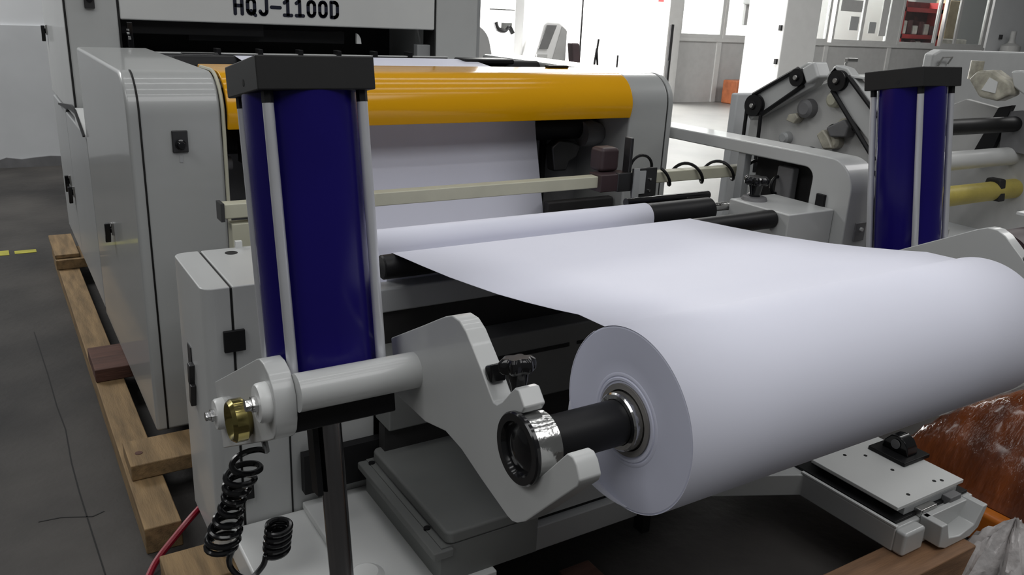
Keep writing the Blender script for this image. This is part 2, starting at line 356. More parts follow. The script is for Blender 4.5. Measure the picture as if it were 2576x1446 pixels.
# dark mouth below the beam
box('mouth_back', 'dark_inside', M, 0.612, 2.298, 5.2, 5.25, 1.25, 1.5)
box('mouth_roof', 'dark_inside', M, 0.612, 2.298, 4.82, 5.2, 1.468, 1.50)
box('deflector', 'black', M, 0.95, 1.80, 4.70, 4.76, 1.375, 1.44, 0.004)
box('deflector', 'black', M, 0.62, 1.32, 4.62, 4.66, 1.405, 1.468, 0.004)
MB().prism([(1.835, 1.382), (1.862, 1.382), (1.858, 1.41), (1.847, 1.43), (1.835, 1.437)], 4.60, 4.62, 'y').build('guide_tab', 'paint_white', M)
box('mouth_lip', 'paint_white', M, 0.70, 2.25, 4.28, 4.32, 1.3335, 1.3385, 0.001)
box('lip_plate', 'mid_inside', M, 0.70, 2.25, 4.29, 4.31, 1.28, 1.3335)
for i in range(6): box('lip_clip', 'black', M, 0.985 + i * 0.203, 1.008 + i * 0.203, 4.265, 4.33, 1.32, 1.36, 0.003)
box('mouth_side', 'paint_side', M, 2.21, 2.297, 4.60, 4.65, 1.25, 1.385, 0.005)
for y_, z_, r_ in ((4.50, 1.425, 0.006), (4.50, 1.41, 0.006), (4.47, 1.39, 0.008)): MB().cyl((0.628, y_, z_), (0.640, y_, z_), r_, 10).build('fitting', 'chrome', M)
box('mouth_post', 'black_gloss', M, 0.635, 0.66, 4.52, 4.55, 1.33, 1.46, 0.003)
# deck between the housings and amber hood
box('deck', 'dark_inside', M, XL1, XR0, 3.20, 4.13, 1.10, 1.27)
hp = [(2.812, 1.185), (2.804, 1.215)] + arc(2.935, 1.232, 0.134, 180, 92, 14) + [(3.20, 1.366), (3.21, 1.35)] + arc(2.935, 1.232, 0.118, 95, 180, 8) + [(2.828, 1.185)]
MB().prism(hp, XL1 + 0.016, XR0 - 0.004).build('amber_hood', 'amber', M, 0.003)
box('hood_handle', 'black', M, 2.155, 2.265, 3.14, 3.18, 1.366, 1.378, 0.005)
MB().cyl((0.66, 3.58, 1.325), (XR0, 3.58, 1.325), 0.045, 32).build('feed_roller', 'black', M)
box('roller_guard', 'black', M, 1.93, 2.20, 3.50, 3.62, 1.355, 1.378, 0.008)
MB().lathe((0.70, 3.62, 1.35), (1, 0, 0), [(0, 0), (0, 0.03), (0.14, 0.03), (0.14, 0.02), (0.17, 0.02), (0.17, 0)], 20).build('roller_end', 'black_gloss', M)
# dark inside under the hood
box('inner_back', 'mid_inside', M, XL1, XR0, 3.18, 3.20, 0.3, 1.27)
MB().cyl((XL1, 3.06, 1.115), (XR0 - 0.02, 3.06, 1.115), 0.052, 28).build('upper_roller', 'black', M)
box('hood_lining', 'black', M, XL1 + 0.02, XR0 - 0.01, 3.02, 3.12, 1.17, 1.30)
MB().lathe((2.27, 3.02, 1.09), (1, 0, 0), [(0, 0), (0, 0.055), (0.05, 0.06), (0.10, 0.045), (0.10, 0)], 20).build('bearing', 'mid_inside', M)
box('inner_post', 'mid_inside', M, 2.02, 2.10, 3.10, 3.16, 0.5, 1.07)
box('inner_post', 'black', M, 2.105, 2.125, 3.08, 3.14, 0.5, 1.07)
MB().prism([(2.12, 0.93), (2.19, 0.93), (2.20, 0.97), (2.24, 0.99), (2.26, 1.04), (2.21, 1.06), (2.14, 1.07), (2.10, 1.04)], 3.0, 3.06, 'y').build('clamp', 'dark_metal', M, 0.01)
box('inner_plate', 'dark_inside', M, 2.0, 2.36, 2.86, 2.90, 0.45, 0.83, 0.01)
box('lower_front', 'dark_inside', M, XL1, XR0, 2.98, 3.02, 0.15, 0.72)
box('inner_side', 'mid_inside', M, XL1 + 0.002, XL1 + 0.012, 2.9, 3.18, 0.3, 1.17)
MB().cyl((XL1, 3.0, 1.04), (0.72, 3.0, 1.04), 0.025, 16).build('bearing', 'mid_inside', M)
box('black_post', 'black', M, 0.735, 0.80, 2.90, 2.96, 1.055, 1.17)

# ------------------------------------------------------------------ unwind stand
S = thing('unwind_stand', 'white roll unwinding stand with two tall navy lifting cylinders', 'machine', (1.5, 1.9, 0.145))
# left control cabinet
def rrect(x0, x1, y0, y1, r, corners='abcd'):
    pts = []
    pts += arc(x0 + r, y0 + r, r, 180, 270, 6) if 'a' in corners else [(x0, y0)]
    pts += arc(x1 - r, y0 + r, r, 270, 360, 6) if 'b' in corners else [(x1, y0)]
    pts += arc(x1 - r, y1 - r, r, 0, 90, 6) if 'c' in corners else [(x1, y1)]
    pts += arc(x0 + r, y1 - r, r, 90, 180, 6) if 'd' in corners else [(x0, y1)]
    return pts
cb = MB().prism(rrect(0.392, 0.460, 2.005, 2.352, 0.03, 'ad'), 0.145, 0.92, 'z').build('cabinet_door', 'paint_stand', S, 0.004)
MB().box(0.466, 0.84, 2.005, 2.352, 0.145, 0.92).build('cabinet', 'paint_stand', S, 0.004)
MB().box(0.458, 0.468, 2.010, 2.348, 0.15, 0.915).build('cabinet_seam', 'seam', S)
MB().cyl((0.537, 2.297, 0.9195), (0.537, 2.297, 0.9212), 0.017, 24).build('cable_hole', 'seam', S)
for z0, z1 in ((0.749, 0.806), (0.315, 0.368)): box('hinge', 'black', S, 0.436, 0.489, 1.995, 2.006, z0, z1, 0.002)
box('panel_line', 'seam', S, 0.592, 0.596, 2.002, 2.006, 0.15, 0.50)
box('panel_line', 'seam', S, 0.47, 0.83, 2.002, 2.006, 0.498, 0.501)
MB().box(0.56, 0.578, 2.335, 2.35, 0.92, 0.94).build('cabinet_tab', 'paint_white', S)
for z in (0.66, 0.60):
    MB().prism([(2.16, z), (2.19, z), (2.20, z - 0.06), (2.18, z - 0.07)], 0.378, 0.393).build('cabinet_latch', 'dark_metal', S, 0.003)
box('door_edge', 'dark_metal', S, 0.389, 0.394, 2.19, 2.23, 0.56, 0.70)
MB().cyl((0.56, 1.985, 0.775), (0.56, 2.006, 0.775), 0.012, 12).build('cabinet_pin', 'steel', S)
# cream frame behind the cabinet and the long sensor bar
box('bar_post', 'cream', S, 0.585, 0.645, 2.475, 2.525, 0.80, 0.955, 0.003)
box('bar_foot', 'mid_inside', S, 0.565, 0.80, 2.44, 2.56, 0.76, 0.80, 0.003)
sb = box('sensor_bar', 'cream', S, 0.565, 2.76, 2.475, 2.522, 0.972, 1.017, 0.004)
box('bar_cap', 'dark_metal', sb, 0.555, 0.566, 2.47, 2.527, 0.965, 1.02)
box('slider', 'maroon', sb, 1.955, 2.105, 2.455, 2.535, 0.958, 1.025, 0.004)
box('slider', 'dark_metal', sb, 2.035, 2.11, 2.452, 2.472, 0.955, 1.028, 0.004)
box('sensor_box', 'maroon', sb, 1.985, 2.075, 2.50, 2.58, 1.025, 1.118, 0.016)
box('sensor_arm', 'dark_metal', sb, 2.09, 2.105, 2.46, 2.50, 1.0, 1.16, 0.003)
MB().prism([(2.12, 0.86), (2.205, 0.86), (2.225, 0.90), (2.22, 1.045), (2.10, 1.045), (2.10, 0.95)], 2.44, 2.452, 'y').build('sensor_plate', 'dark_metal', sb, 0.003)
box('plate_label', 'hood_grey', sb, 2.125, 2.16, 2.436, 2.441, 0.945, 1.035)
MB().prism([(2.10, 1.045), (2.10, 0.87), (2.15, 0.84), (2.20, 0.83), (2.13, 0.90), (2.125, 1.045)], 2.434, 2.44, 'y').build('plate_shield', 'paint_side', sb)
for dz in (0.955, 1.0): MB().cyl((2.185, 2.441, dz), (2.185, 2.434, dz), 0.005, 10).build('screw', 'chrome', sb)
MB().tube([(2.09 + 0.05 * math.sin(t), 2.46, 1.045 + 0.045 * math.sin(t) * 0 + 0.045 * (1 - abs(math.cos(t)))) if 0 else (2.16 - 0.055 * math.cos(t), 2.47, 1.04 + 0.05 * math.sin(t)) for t in [i * math.pi / 12 for i in range(13)]], 0.006, 6).build('sensor_cable', 'black', sb)
hl = []
for i in range(0, 61):
    t = i / 60
    hl.append((2.27 + 0.47 * t, 2.498 + 0.042 * math.cos(2 * math.pi * 2.6 * t + 2.2), 0.997 + 0.042 * math.sin(2 * math.pi * 2.6 * t + 2.2)))
MB().tube(hl, 0.0065, 6).build('coiled_cable', 'black', sb)
hl = [(2.74, 2.46, 1.02), (2.79, 2.45, 1.04), (2.815, 2.43, 1.0), (2.79, 2.42, 0.95), (2.72, 2.41, 0.90), (2.66, 2.40, 0.87)]
def smooth(pts, n=6):
    P = [Vector(p) for p in pts]; out = []
    for i in range(len(P) - 1):
        p0, p1, p2, p3 = P[max(i - 1, 0)], P[i], P[i + 1], P[min(i + 2, len(P) - 1)]
        for k in range(n):
            t = k / n
            out.append(0.5 * ((2 * p1) + (p2 - p0) * t + (2 * p0 - 5 * p1 + 4 * p2 - p3) * t * t + (3 * p1 - p0 - 3 * p2 + p3) * t ** 3))
    return out + [P[-1]]
MB().tube(smooth(hl), 0.0075, 6).build('cable', 'black', sb)
# guide rollers
MB().cyl((0.86, 2.0, 0.923), (2.40, 2.0, 0.923), 0.034, 28, 0.004).build('guide_roller', 'black', S)
rb = MB().cyl((0.86, 2.235, 0.912), (2.315, 2.235, 0.912), 0.048, 32, 0.004).build('guide_roller', 'black', S)
MB().cyl((2.315, 2.235, 0.920), (2.46, 2.235, 0.920), 0.017, 16).build('journal', 'chrome', rb)
MB().cyl((0.845, 2.14, 0.66), (2.39, 2.14, 0.66), 0.04, 24).build('guide_roller', 'dark_metal', S)
MB().cyl((0.80, 2.62, 0.60), (2.50, 2.62, 0.60), 0.05, 24).build('guide_roller', 'dark_metal', S)
MB().cyl((1.98, 2.33, 0.945), (2.40, 2.33, 0.945), 0.016, 16).build('thin_bar', 'black_gloss', S)
# cross beams behind the roll
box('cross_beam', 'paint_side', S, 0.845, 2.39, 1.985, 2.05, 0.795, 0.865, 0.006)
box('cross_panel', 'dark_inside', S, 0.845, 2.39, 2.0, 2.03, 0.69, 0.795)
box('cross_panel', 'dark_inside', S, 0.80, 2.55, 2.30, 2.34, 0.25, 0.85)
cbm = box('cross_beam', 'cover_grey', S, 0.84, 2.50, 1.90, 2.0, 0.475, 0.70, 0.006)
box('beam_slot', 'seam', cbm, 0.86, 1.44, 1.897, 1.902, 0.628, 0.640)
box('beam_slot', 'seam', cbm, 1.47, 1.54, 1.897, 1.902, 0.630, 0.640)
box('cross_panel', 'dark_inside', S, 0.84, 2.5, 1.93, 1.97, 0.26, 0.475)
# right box with star knob
MB().box(2.40, 2.65, 1.925, 2.215, 0.15, 0.955).build('cabinet', 'paint_stand', S, 0.006)
def star_knob(name, c, ax, r, h, parent, m='black_gloss', stem=0.05, lobes=6):
    c = Vector(c); ax = Vector(ax).normalized(); u = ax.orthogonal().normalized(); v = ax.cross(u)
    mb = MB(); n = 48; rings = []
    for t, s in ((-h / 2, 0.82), (-h / 2 + h * 0.2, 0.97), (0, 1.0), (h / 2 - h * 0.2, 0.97), (h / 2, 0.78)):
        rings.append([mb.bm.verts.new(c + ax * t + (u * math.cos(2 * math.pi * k / n) + v * math.sin(2 * math.pi * k / n)) * r * s * (0.86 + 0.14 * math.cos(lobes * 2 * math.pi * k / n))) for k in range(n)])
    for A, Bq in zip(rings, rings[1:]):
        for k in range(n): mb.bm.faces.new((A[k], A[(k + 1) % n], Bq[(k + 1) % n], Bq[k]))
    mb.bm.faces.new(rings[0][::-1]); mb.bm.faces.new(rings[-1])
    o = mb.build(name, m, parent)
    MB().lathe(c - ax * (h / 2 + stem), ax, [(0, 0), (0, r * 0.42), (stem * 0.6, r * 0.40), (stem, r * 0.55), (stem, 0)], 20).build('stem', m, o)
    return o
kn = star_knob('star_knob', (2.475, 2.16, 1.03), (0, 0, 1), 0.052, 0.030, S, stem=0.085)
MB().lathe((2.475, 2.16, 0.955), (0, 0, 1), [(0, 0.05), (0.012, 0.045), (0.014, 0.02), (0.014, 0)], 24).build('knob_base', 'mid_inside', S)
# right side frame: bent plate with an opening
fo = [(3.10, 1.130), (2.10, 1.140)] + arc(1.985, 1.025, 0.115, 90, 180, 10)[1:] + [(1.87, 0.15), (2.05, 0.15), (2.05, 0.98)] + arc(2.09, 1.045, 0.042, 180, 90, 6) + [(3.10, 1.080)]
MB().prism(fo, 2.652, 2.80).build('side_frame', 'paint_stand', S, 0.006)
box('frame_back', 'dark_inside', S, 2.76, 2.79, 2.08, 2.42, 0.55, 1.08)
box('frame_post', 'paint_side', S, 2.66, 2.70, 2.40, 2.44, 0.2, 1.09, 0.003)
box('frame_clip', 'black', S, 2.64, 2.653, 1.97, 2.01, 0.93, 1.0, 0.003)
for z in (0.965, 0.99): MB().cyl((2.775, 1.869, z), (2.775, 1.864, z), 0.005, 8).build('screw', 'seam', S)
box('plug_plate', 'mid_inside', S, 2.71, 2.77, 1.864, 1.872, 0.84, 0.91, 0.002)
MB().cyl((2.74, 1.864, 0.885), (2.74, 1.855, 0.885), 0.007, 10).build('plug', 'paint_white', S)
MB().tube([(2.70 + 0.035 * math.cos(i * 0.5), 2.25, 0.98 + 0.035 * math.sin(i * 0.5)) for i in range(13)], 0.007, 6).build('cable_loop', 'black', S)
box('valve', 'mid_inside', S, 2.70, 2.74, 2.18, 2.26, 0.90, 1.06, 0.008)
MB().tube(smooth([(2.83, 2.02, 1.12), (2.85, 1.93, 1.02), (2.845, 1.88, 0.92), (2.83, 1.86, 0.80), (2.80, 1.855, 0.72)]), 0.012, 8).build('cable', 'black', S)
MB().tube(smooth([(2.88, 2.02, 1.10), (2.89, 1.93, 0.98), (2.88, 1.88, 0.84), (2.86, 1.86, 0.70)]), 0.010, 8).build('cable', 'black', S)
# base: front beam, left rail, right rail
BZ = 0.145
fb = MB().box(0.95, 2.12, 1.63, 1.80, BZ, 0.225).build('front_beam', 'paint_stand', S, 0.004)
box('beam_step', 'paint_stand', S, 0.93, 2.12, 1.655, 1.88, 0.235, 0.30, 0.004)
box('beam_gap', 'seam', S, 0.95, 2.12, 1.66, 1.80, 0.222, 0.238)
box('beam_gap', 'seam', S, 0.95, 2.12, 1.67, 1.86, 0.297, 0.306)
box('beam_bracket', 'black', S, 1.545, 1.575, 1.60, 1.64, 0.10, 0.26)
lb = MB().prism([(0.42, 1.10), (0.80, 1.10), (0.945, 1.63), (0.945, 2.0), (0.42, 2.0)], BZ, 0.24, 'z').build('base_rail', 'paint_white', S, 0.008)
box('base_plate', 'paint_white', S, 0.62, 0.95, 1.48, 2.0, 0.24, 0.262, 0.004)
slb = MB().prism(rrect(0.815, 1.10, 1.50, 1.965, 0.02, 'ad'), 0.365, 0.40, 'z').build('motor_cover', 'cover_grey', S, 0.008)
box('motor_body', 'cover_grey', S, 0.80, 1.08, 1.50, 1.97, 0.262, 0.365)
box('motor_shade_ledge', 'cover_grey', S, 0.775, 0.83, 1.49, 1.985, 0.34, 0.362, 0.004)  # flange shaped and coloured for the soft shadow on the base
for y in (1.59, 1.943): MB().cyl((0.806, y, 0.362), (0.806, y, 0.368), 0.009, 12).build('bolt', 'black', S)
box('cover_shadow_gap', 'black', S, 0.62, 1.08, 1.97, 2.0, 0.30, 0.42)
MB().lathe((0.63, 1.56, 0.262), (0, 0, 1), [(0, 0.05), (0.05, 0.045), (0.06, 0.03), (0.06, 0)], 24).build('rod_clevis', 'paint_white', S)
# right rail with slide plate
rr = MB().prism([(1.83, 1.60), (2.10, 1.47), (2.10, 1.135), (2.50, 1.135), (2.50, 2.0), (1.83, 2.0)], 0.145, 0.222, 'z').build('base_rail', 'paint_stand', S, 0.005)
box('rail_top', 'black', S, 2.115, 2.49, 1.15, 1.95, 0.222, 0.232, 0.002)
box('rail_edge', 'paint_white', S, 2.10, 2.112, 1.135, 1.48, 0.222, 0.230, 0.002)
box('slide_block', 'paint_side', S, 2.17, 2.44, 1.16, 1.50, 0.232, 0.258, 0.003)
sp = box('slide_plate', 'paint_white', S, 2.132, 2.472, 1.160, 1.472, 0.258, 0.270, 0.002)
for xx, yy in ((2.254, 1.438), (2.315, 1.404), (2.314, 1.304), (2.226, 1.19), (2.374, 1.199), (2.40, 1.19)):
    MB().cyl((xx, yy, 0.2695), (xx, yy, 0.2712), 0.006, 12).build('screw_hole', 'seam', sp)
bp = box('bearing_plate', 'black', S, 2.362, 2.50, 1.295, 1.43, 0.270, 0.284, 0.003)
MB().prism([(1.315, 0.284), (1.41, 0.284), (1.405, 0.31), (1.385, 0.335), (1.36, 0.342), (1.335, 0.33), (1.32, 0.31)], 2.405, 2.46).build('bearing_block', 'black_gloss', S, 0.004)
MB().cyl((2.403, 1.362, 0.312), (2.40, 1.362, 0.312), 0.016, 16).build('bearing_bore', 'mid_inside', S)
MB().prism([(2.215, 0.235), (2.225, 0.16), (2.26, 0.1455), (2.39, 0.1455), (2.43, 0.165), (2.455, 0.24), (2.43, 0.24), (2.40, 0.185), (2.33, 0.168), (2.27, 0.18), (2.245, 0.235)], 1.065, 1.135, 'y').build('foot_hook', 'paint_stand', S, 0.004)
box('hook_web', 'paint_stand', S, 2.22, 2.45, 1.115, 1.136, 0.15, 0.235, 0.003)
MB().prism([(2.10, 0.145), (2.20, 0.145), (2.20, 0.222), (2.10, 0.222)], 1.10, 1.14, 'y').build('foot', 'paint_stand', S, 0.01)
box('slide_stop', 'steel', S, 2.22, 2.30, 1.135, 1.16, 0.222, 0.247, 0.003)
box('slide_stop', 'mid_inside', S, 2.36, 2.42, 1.13, 1.16, 0.222, 0.25, 0.003)

# --- swing arms
ARM = [(1.53, 0.921)] + [(1.495, 0.940), (1.382, 1.001), (1.315, 1.038)] + [(1.285, 1.054), (1.258, 1.065), (1.229, 1.065), (1.203, 1.053), (1.175, 1.029), (1.145, 1.003), (1.115, 0.973), (1.100, 0.960), (1.088, 0.961), (1.072, 0.973), (1.046, 1.003), (1.036, 1.014), (1.024, 1.016), (1.003, 0.993), (1.010, 0.980)] + \
      arc(1.002, 0.921, 0.058, 75, -142, 18) + [(0.906, 0.944), (0.882, 0.972), (0.868, 0.973), (0.857, 0.964), (0.846, 0.944), (0.850, 0.932), (0.982, 0.791), (1.006, 0.774), (1.022, 0.768), (1.038, 0.769), (1.13, 0.792), (1.206, 0.814), (1.271, 0.821), (1.36, 0.80), (1.50, 0.80)]
# jaw: the cradle opens towards the front, its arc runs round the back of the collar
def arm(x0, x1, name='swing_arm'):
    return MB().prism(ARM, x0, x1).build(name, 'paint_stand', S, 0.003)
armL = arm(0.68, 0.722)
armR = arm(2.452, 2.494)
AX = V(1, 0, 0); TH = math.radians(10)
AD = V(0, math.cos(TH), -math.sin(TH)); AA = V(0, math.sin(TH), math.cos(TH))
EP = [(1.915, 0.715), (1.52, 0.930), (1.499, 0.939), (1.470, 0.940), (1.440, 0.931), (1.418, 0.912), (1.405, 0.890), (1.403, 0.845), (1.410, 0.818), (1.425, 0.800), (1.455, 0.782), (1.869, 0.557)]
def swing_side(x_in0, x_out0, sgn, armo, knob):
    """connecting tube, outer link plate and their bolts; x_in0 is the arm face, x_out0 the link plate inner face"""
    a, b = sorted((x_in0, x_out0))
    MB().cyl((a, 1.41, 0.895), (b, 1.41, 0.895), 0.0375, 32).build('link_tube', 'paint_stand', armo)
    y0, y1 = (x_out0 - 0.043, x_out0) if sgn < 0 else (x_out0, x_out0 + 0.043)
    pl = MB().prism(EP, y0, y1).build('link_plate', 'paint_stand', armo, 0.003)
    xo = y0 if sgn < 0 else y1
    for (yy, zz, r) in ((1.452, 0.868, 0.040), (1.835, 0.668, 0.038)):
        MB().lathe((xo, yy, zz), (sgn, 0, 0), [(0, 0.0), (0, r), (0.016, r * 0.98), (0.021, r * 0.9), (0.021, 0)], 28).build('boss', 'paint_white', armo)
        MB().lathe((xo + sgn * 0.021, yy, zz), (sgn, 0, 0), [(0, 0), (0, r * 0.42), (0.010, r * 0.42), (0.010, r * 0.30), (0.022, r * 0.30), (0.024, 0)], 6).build('bolt', 'chrome', armo)
    MB().lathe((xo, 1.60, 0.765), (sgn, 0, 0), [(0, 0), (0, 0.034), (0.012, 0.046), (0.034, 0.046), (0.042, 0.040), (0.038, 0.034), (0.012, 0.02), (0.012, 0)], 56).build('brass_cap', 'brass', armo)
    return pl
swing_side(0.68, 0.433, -1, armL, True)
swing_side(2.494, 2.80, 1, armR, False)
def arm_knob(x, parent):
    k = star_knob('star_knob', (x, 1.068, 1.038), (0, 0.22, 0.97), 0.034, 0.026, parent, stem=0.055)
    MB().prism([(1.118, 0.985), (1.140, 0.985), (1.143, 1.010), (1.120, 1.022)], x - 0.02, x + 0.012).build('clamp_block', 'black_gloss', parent, 0.004)
arm_knob(0.705, armL); arm_knob(2.473, armR)
# --- lifting cylinders
def cylinder(c, w, L, rodlen):
    """c: top front left corner of the head; w: side; L: overall length along the tilted axis"""
    c = Vector(c); ctr = c + AX * w / 2 + AD * w / 2; h = 0.062
    br = MB().lathe(ctr - AA * (h - 0.004), -AA, [(0, 0), (0, w * 0.492), (L - 2 * h, w * 0.492), (L - 2 * h, 0)], 64).build('lift_cylinder', 'navy', S)
    MB().obox(c, AX, AD, AA, 0, w, 0, w, -h, 0).build('cylinder_head', 'cap_black', br, 0.003)
    MB().obox(c, AX, AD, AA, 0.004, w - 0.004, 0.004, w - 0.004, -L, -L + h * 0.9).build('cylinder_foot', 'black', br, 0.004)
    q = 0.022
    for i, j in ((q, q), (w - q, q), (q, w - q), (w - q, w - q)):
        p0 = c + AX * i + AD * j
        MB().cyl(p0 - AA * (h + 0.022), p0 - AA * (L - h * 0.8), 0.0105, 16).build('tie_rod', 'alu_rod', br)
        MB().cyl(p0 - AA * (h - 0.002), p0 - AA * (h + 0.022), 0.011, 6).build('tie_nut', 'black', br)
    MB().cyl(c + AX * -0.0008 + AD * w * 0.42 - AA * 0.042, c + AX * 0.001 + AD * w * 0.42 - AA * 0.042, 0.007, 12).build('port_hole', 'seam', br)
    bt = ctr - AA * (L - 0.01)
    MB().cyl(bt, bt - AA * rodlen, 0.0265, 28).build('piston_rod', 'rod_dark', br)
    MB().obox(bt - AA * 0.02, AX, AD, AA, -0.042, -0.03, -0.02, 0.02, -0.17, 0.0).build('rod_guard', 'black', br)
    return br
cylinder((0.424, 1.55, 1.504), 0.2285, 0.715, 0.56)
cylinder((2.553, 1.62, 1.496), 0.2145, 0.715, 0.52)
# hose loop next to the left foot
MB().tube([(0.475 + 0.035 * math.cos(t), 1.50 + 0.04 * math.sin(t) , 0.775) for t in [i * 0.4 for i in range(10)]], 0.009, 8).build('air_hose', 'black', S)

# ------------------------------------------------------------------ paper roll with its web, and the shaft
RC = (1.002, 0.921); RR = 0.169; XA, XB = 0.897, 1.997
PR = thing('paper_roll', 'big white paper roll whose sheet runs up over the rollers', 'paper roll', (1.447, 1.002, RC[1] - RR))
nb = MB()
prf = [(0, 0.066), (0, 0.09), (0.001, 0.10), (0, 0.11), (0, RR - 0.003), (0.002, RR), (XB - XA - 0.002, RR), (XB - XA, RR - 0.003), (XB - XA, 0.066)]
nb.lathe((XA, *RC), (1, 0, 0), prf, 128)
body = nb.build('roll_body', 'paper', PR)
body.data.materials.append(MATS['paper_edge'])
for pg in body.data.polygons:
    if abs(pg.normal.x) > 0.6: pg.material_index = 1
for i, (r, dx) in enumerate(((0.072, 0.0025), (0.080, 0.0012))):
    MB().lathe((XA - dx, *RC), (1, 0, 0), [(0, r), (0, r + 0.004), (dx, r + 0.006), (dx, r - 0.002), (0, r)], 96).build('edge_ring', 'paper_edge', PR)
MB().lathe((XA - 0.004, *RC), (1, 0, 0), [(0, 0.056), (0, 0.0665), (1.11, 0.0665), (1.11, 0.056), (0, 0.056)], 64).build('cardboard_core', 'core_card', PR)
web = arc(RC[0], RC[1], RR + 0.0006, 410, 62, 90)
web += [(1.16, 1.067), (1.232, 1.0525), (1.34, 1.033), (1.455, 1.0145), (1.57, 1.000), (1.677, 0.987), (1.828, 0.973), (1.93, 0.9645)]
web += arc(2.0, 0.923, 0.0355, 95, 8, 8)
web += [(2.06, 0.80)] + arc(2.14, 0.66, 0.042, 175, 360, 14) + [(2.186, 0.85)] + arc(2.235, 0.912, 0.0495, 176, -10, 20) + [(2.50, 0.68)] + arc(2.62, 0.60, 0.052, 215, 310, 8) + [(2.80, 0.57), (2.855, 0.66), (2.895, 0.80), (2.975, 1.08), (2.990, 1.145), (2.99, 1.25)] + arc(3.05, 1.26, 0.06, 180, 95, 6) + [(3.3, 1.345)] + arc(3.58, 1.325, 0.047, 95, 10, 8) + [(3.66, 1.29)]
MB().sheet(web, XA, XB, 4).build('paper_web', 'paper', PR, solid=0.0008, sharp=60)
# loose wrap sticking out at the lower left of the roll face
fl = MB(); cols = []
for i in range(15):
    a = math.radians(-12 - 88 * i / 14); ex = 0.014 * math.sin(math.pi * min(1, i / 9.0)) ** 0.8 if i < 9 else 0.0 + 0.02 * (14 - i) / 5
    rr_ = RR - 0.004
    cols.append([fl.bm.verts.new((XA + 0.01, RC[0] + rr_ * math.cos(a), RC[1] + rr_ * math.sin(a))), fl.bm.verts.new((XA - 0.004 - ex, RC[0] + (rr_ - 0.25 * ex) * math.cos(a), RC[1] + (rr_ - 0.25 * ex) * math.sin(a)))])
for A, Bq in zip(cols, cols[1:]): fl.bm.faces.new((A[0], A[1], Bq[1], Bq[0]))
fl.build('loose_wrap', 'film_flap', PR, solid=0.0008)

SH = thing('roll_shaft', 'black shaft with a chrome collar holding the paper roll', 'shaft', (1.5, RC[0], RC[1] - 0.06))
MB().cyl((0.715, *RC), (2.50, *RC), 0.041, 36).build('shaft', 'black', SH)
MB().lathe((0.678, *RC), (1, 0, 0), [(0, 0), (0, 0.052), (0.002, 0.0545), (0.046, 0.0545), (0.048, 0.052), (0.048, 0)], 48).build('chrome_collar', 'chrome', SH)
MB().lathe((0.678, *RC), (-1, 0, 0), [(0, 0), (0, 0.058), (0.002, 0.0625), (0.008, 0.0625), (0.011, 0.060), (0.011, 0.0475), (0.009, 0.0465), (0.001, 0.0435), (0.001, 0.040), (0.006, 0.030), (0.010, 0.018), (0.0115, 0.008), (0.012, 0)], 56).build('end_cap', 'black_gloss', SH)
MB().lathe((0.876, *RC), (1, 0, 0), [(0, 0.042), (0, 0.050), (0.003, 0.053), (0.03, 0.0545), (0.03, 0.042), (0, 0.042)], 56).build('core_chuck', 'chrome', SH)
MB().lathe((2.44, *RC), (1, 0, 0), [(0, 0.04), (0, 0.0545), (0.06, 0.0545), (0.06, 0)], 40).build('chrome_collar', 'chrome', SH)

# ------------------------------------------------------------------ hoses
hp_ = []
path = smooth([(0.418, 1.70, 0.62), (0.402, 1.735, 0.56), (0.386, 1.75, 0.50), (0.362, 1.75, 0.43), (0.345, 1.75, 0.365)], 10)
N = 8 * 26
for i in range(N + 1):
    t = i / N; k = t ** 0.85 * (len(path) - 1); j = min(int(k), len(path) - 2); c = path[j].lerp(path[j + 1], k - j)
    r = 0.031 + 0.006 * math.sin(t * 9); a = 2 * math.pi * 9 * (t ** 1.25)
    hp_.append(c + V(r * math.cos(a), 0.7 * r * math.sin(a), 0.006 * math.sin(a)))
hp_ = smooth([(0.43, 1.66, 0.70), (0.44, 1.68, 0.66)], 3)[:-1] + hp_
hp_ += smooth([hp_[-1], V(0.358, 1.74, 0.33), V(0.368, 1.735, 0.295), V(0.40, 1.73, 0.268), V(0.435, 1.735, 0.29), V(0.445, 1.74, 0.315)], 6)[1:]
b0 = hp_[-1]
for i in range(1, 131):
    t = i / 130; a = 2 * math.pi * 5 * t + math.pi
    hp_.append(V(0.452 + 0.010 * t + 0.028 * math.cos(a) + 0.020, 1.745 + 0.02 * math.sin(a), 0.312 + 0.075 * t + 0.005 * math.sin(a)))
tag(MB().tube(hp_, 0.0072, 8).build('coiled_hose', 'black_gloss', None, pos=(0.40, 1.74, 0.25)), 'black coiled air hose hanging below the left link plate', 'hose')
tag(MB().tube(smooth([(0.19, 2.10, 0.016), (0.25, 2.24, 0.020), (0.33, 2.305, 0.06), (0.415, 2.36, 0.10), (0.55, 2.5, 0.10)], 8), 0.010, 8).build('red_hose', 'red_hose'), 'red hose running in under the machine from the floor', 'hose')

